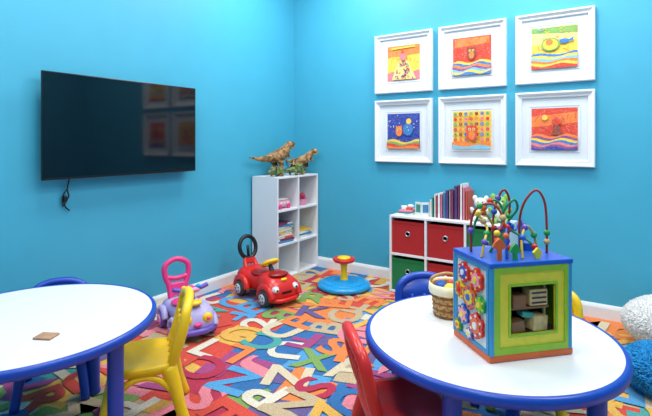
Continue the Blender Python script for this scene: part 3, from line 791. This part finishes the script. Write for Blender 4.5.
b.box((-0.045, -0.09, 0.112), (0.055, 0.05, 0.042), BRN, rot=(0, -0.1, 0), bev=0.004)
b.box((0.0, -0.09, 0.15), (0.05, 0.04, 0.02), BC[7], rot=(0, 0.2, 0), bev=0.004)
b.box((0.04, -0.09, 0.215), (0.075, 0.05, 0.06), WOOD, bev=0.004); b.box((-0.04, -0.09, 0.205), (0.055, 0.05, 0.045), BRN, bev=0.004)
for k in range(3): b.box((0.04, -0.1155, 0.197+0.018*k), (0.06, 0.003, 0.006), DKW)
REDW = mat('wire_red', (160, 44, 40), 0.3); GRW = mat('wire_green', (30, 130, 80), 0.3); YLW = mat('wire_yellow', (225, 180, 60), 0.3); BLW = mat('wire_blue', (30, 80, 190), 0.3)
beadm = [REDP, YEL2, GRN2, BL2, ORG, WOOD, PURP]
def wire(pts, m, beads, r=0.0048):
    P = catmull(pts, 10)
    b.tube(P, r, m, 8)
    for i, f in enumerate(beads):
        p = P[int(f*(len(P)-1))]; b.sph(p, 0.0125, beadm[(i*3+len(beads)) % 7], seg=12, rings=8)
h0 = H
wire([(0.06, 0.02, h0), (0.055, 0.02, h0+0.12), (0.065, 0.0, h0+0.2), (0.10, -0.02, h0+0.245), (0.13, -0.03, h0+0.2), (0.14, -0.03, h0+0.1), (0.14, -0.03, h0)], REDW, [0.88, 0.93])
wire([(0.03, 0.06, h0), (0.01, 0.04, h0+0.1), (0.03, 0.0, h0+0.17), (0.0, -0.02, h0+0.21), (-0.03, 0.0, h0+0.16), (0.0, 0.03, h0+0.1), (0.05, -0.05, h0+0.05), (0.08, -0.07, h0)], GRW, [0.06, 0.12, 0.62, 0.7, 0.75, 0.9])
wire([(-0.14, 0.05, h0), (-0.14, 0.05, h0+0.12), (-0.12, 0.03, h0+0.18), (-0.07, 0.0, h0+0.19), (-0.05, -0.03, h0+0.13), (-0.09, -0.04, h0+0.07), (-0.04, -0.06, h0+0.03), (-0.02, -0.07, h0)], REDW, [0.1, 0.3, 0.55, 0.68, 0.75, 0.85])
wire([(-0.15, -0.04, h0), (-0.13, -0.03, h0+0.06), (-0.09, 0.02, h0+0.1), (-0.11, 0.05, h0+0.15), (-0.06, 0.07, h0+0.14), (-0.02, 0.07, h0+0.07), (-0.01, 0.08, h0)], YLW, [0.15, 0.25, 0.4, 0.5, 0.62, 0.8])
wire([(-0.07, -0.08, h0), (-0.06, -0.06, h0+0.08), (-0.01, 0.0, h0+0.12), (0.04, 0.03, h0+0.08), (0.09, 0.06, h0+0.11), (0.12, 0.08, h0)], BLW, [0.2, 0.3, 0.5, 0.85])
wire([(-0.02, 0.09, h0), (-0.02, 0.08, h0+0.15), (0.0, 0.05, h0+0.24), (0.03, 0.05, h0+0.2), (0.04, 0.07, h0+0.1), (0.05, 0.09, h0)], REDW, [0.2, 0.3, 0.75])
wire([(-0.12, 0.09, h0), (-0.10, 0.08, h0+0.12), (-0.05, 0.05, h0+0.2), (-0.01, 0.04, h0+0.17), (-0.03, 0.02, h0+0.09), (-0.07, 0.03, h0)], GRW, [0.3, 0.38, 0.7, 0.8])
wire([(-0.01, -0.09, h0), (0.0, -0.07, h0+0.06), (0.04, -0.04, h0+0.11), (0.09, -0.02, h0+0.07), (0.11, -0.01, h0)], YLW, [0.3, 0.45, 0.75])
def cut(pts, x, y, rz_, m, m2=None):
    T = Matrix.Translation(Vector((x, y, h0))) @ Matrix.Rotation(rz_, 4, 'Z') @ Matrix.Rotation(math.pi/2, 4, 'X')
    b.prism(pts, 0.01, m, T)
cut([(-.008, 0), (.008, 0), (.008, .04), (.026, .048), (.016, .068), (0, .08), (-.016, .068), (-.026, .048), (-.008, .04)], -0.11, -0.09, -0.2, ORG)
cut([(-.008, 0), (.008, 0), (.008, .025), (.026, .03), (.014, .05), (0, .062), (-.014, .05), (-.026, .03), (-.008, .025)], -0.05, -0.095, 0.1, GRN2)
cut([(-.006, 0), (.006, 0), (.018, .025), (.0, .042), (-.018, .025)], 0.04, -0.1, 0.0, YEL2)
b.cyl((0.1, 0.04, h0), (0.1, 0.04, h0+0.03), 0.03, BL2)
b.build()

# ------------------------------------------------------------------ wicker basket
WICK = mat('wicker', (190, 146, 92), 0.7, nscale=60, namt=0.3); WICK2 = mat('wicker_dark', (140, 92, 52), 0.7, nscale=60, namt=0.3)
b = B('wicker_basket', (2.50, -2.055, TZ), 0.3)
b.lathe([(0, 0.003), (0.058, 0.003)], WICK2)
rows = 14
for r in range(rows):
    z = 0.006+r*0.0095; R = 0.06+0.014*r/rows
    pts = []
    n = 48
    for k in range(n):
        a = 2*math.pi*k/n; o = 0.003*math.cos(12*a+(math.pi if r % 2 else 0)); pts.append(((R+o)*math.cos(a), (R+o)*math.sin(a), z))
    b.tube(pts, 0.0055, WICK if r % 3 else WICK2, 6, closed=True)
for k in range(24):
    a = 2*math.pi*k/24; b.cyl((0.06*math.cos(a), 0.06*math.sin(a), 0.0), (0.073*math.cos(a), 0.073*math.sin(a), 0.135), 0.003, WICK2, seg=6)
b.torus((0, 0, 0.138), 0.076, 0.008, WICK)
b.lathe([(0.072, 0.10), (0.08, 0.148), (0.085, 0.15), (0.088, 0.12), (0.084, 0.105)], mat('liner_cloth', (232, 220, 190), 0.9, bump=0.4))
b.tube([(-0.076, 0, 0.13), (-0.07, 0, 0.165), (0, 0, 0.19), (0.07, 0, 0.165), (0.076, 0, 0.13)], 0.007, WICK, 8, smooth=6)
for (x, y, c) in ((0.02, 0.02, 0), (-0.03, 0.0, 3), (0.01, -0.035, 1), (0.045, -0.01, 2)): b.sph((x, y, 0.125), 0.03, beadm[c])
b.build()

# ------------------------------------------------------------------ shaggy cushions
def shag(name, loc, r, m, n, ln, w, seed):
    rnd = random.Random(seed)
    b = B(name, loc)
    b.sph((0, 0, r[2]*1.0), (r[0], r[1], r[2]), m, seg=32, rings=20)
    vs = []; fs = []
    for i in range(n):
        u = rnd.uniform(-0.75, 1); th = rnd.uniform(0, 2*math.pi); q = math.sqrt(1-u*u)
        d = Vector((q*math.cos(th), q*math.sin(th), u))
        p = Vector((d.x*r[0]*.97, d.y*r[1]*.97, r[2]+d.z*r[2]*.97))
        nrm = Vector((d.x/r[0], d.y/r[1], d.z/r[2])).normalized()
        t1 = nrm.orthogonal().normalized(); t2 = nrm.cross(t1)
        mid = p+nrm*ln*0.5+Vector((rnd.uniform(-1, 1), rnd.uniform(-1, 1), rnd.uniform(-.6, .4)))*ln*0.2
        tip = p+nrm*ln*0.8+Vector((rnd.uniform(-1, 1), rnd.uniform(-1, 1), rnd.uniform(-1.0, .2)))*ln*0.45
        if tip.z < 0.004: tip.z = 0.004
        if mid.z < 0.004: mid.z = 0.004
        o = len(vs)
        for c, ww in ((p, w), (mid, w*0.8)):
            for k in range(3):
                a = 2*math.pi*k/3; vs.append(c+(t1*math.cos(a)+t2*math.sin(a))*ww)
        vs.append(tip)
        for k in range(3):
            k2 = (k+1) % 3; fs.append([o+k, o+k2, o+3+k2, o+3+k]); fs.append([o+3+k, o+3+k2, o+6])
    b.add(vs, fs, m, True)
    b.build()
def furry(m):
    bs = m.node_tree.nodes['Principled BSDF']
    bs.inputs['Subsurface Weight'].default_value = 0.5; bs.inputs['Subsurface Radius'].default_value = (0.05, 0.05, 0.05); bs.inputs['Subsurface Scale'].default_value = 0.6
    return m
shag('white_shag_beanbag', (3.45, -0.42, FZ), (0.33, 0.27, 0.175), furry(mat('shag_white', (254, 253, 250), 0.95, nscale=20, namt=0.01)), 12000, 0.018, 0.004, 3)
shag('blue_shag_cushion', (3.38, -1.0, FZ), (0.24, 0.24, 0.105), mat('shag_blue', (34, 150, 216), 0.95, nscale=20, namt=0.12), 9000, 0.036, 0.006, 4)

# ------------------------------------------------------------------ lights
def troffer(x, y, e, s=0.6):
    b = B('ceiling_light_panel', (x, y, HC))
    b.box((0, 0, -0.01), (s+0.06, s+0.06, 0.02), WHITEP, bev=0.004)
    b.box((0, 0, -0.022), (s, s, 0.004), mat('light_diffuser', (245, 245, 240), 0.6, emit=2.0))
    b.build()
    l = bpy.data.lights.new('panel_lamp', 'AREA'); l.shape = 'SQUARE'; l.size = s*0.95; l.energy = e; l.color = (1.0, 0.965, 0.93)
    o = bpy.data.objects.new('panel_lamp', l); scene.collection.objects.link(o); o.location = (x, y, HC-0.03)
for (x, y, e) in ((0.9, -0.9, 40), (2.5, -0.85, 36), (0.9, -2.8, 28), (2.5, -2.7, 22), (1.0, -4.5, 24), (3.5, -4.3, 28), (3.9, -1.3, 36)):  # panels out of view; extra ones added to even out the wall brightness
    troffer(x, y, e)
w = bpy.data.worlds.new('World'); scene.world = w; w.use_nodes = True
w.node_tree.nodes['Background'].inputs['Color'].default_value = (0.9, 0.95, 1, 1)
w.node_tree.nodes['Background'].inputs['Strength'].default_value = 0.3

# ------------------------------------------------------------------ camera
cam = bpy.data.cameras.new('Camera'); co = bpy.data.objects.new('Camera', cam); scene.collection.objects.link(co)
co.location = (3.226, -4.12, 1.35); co.rotation_euler = (math.pi/2, 0, math.atan2(0.561, 0.828))
cam.sensor_width = 36; cam.lens = 464/652*36; cam.shift_y = -66/652; cam.clip_start = 0.05
scene.camera = co
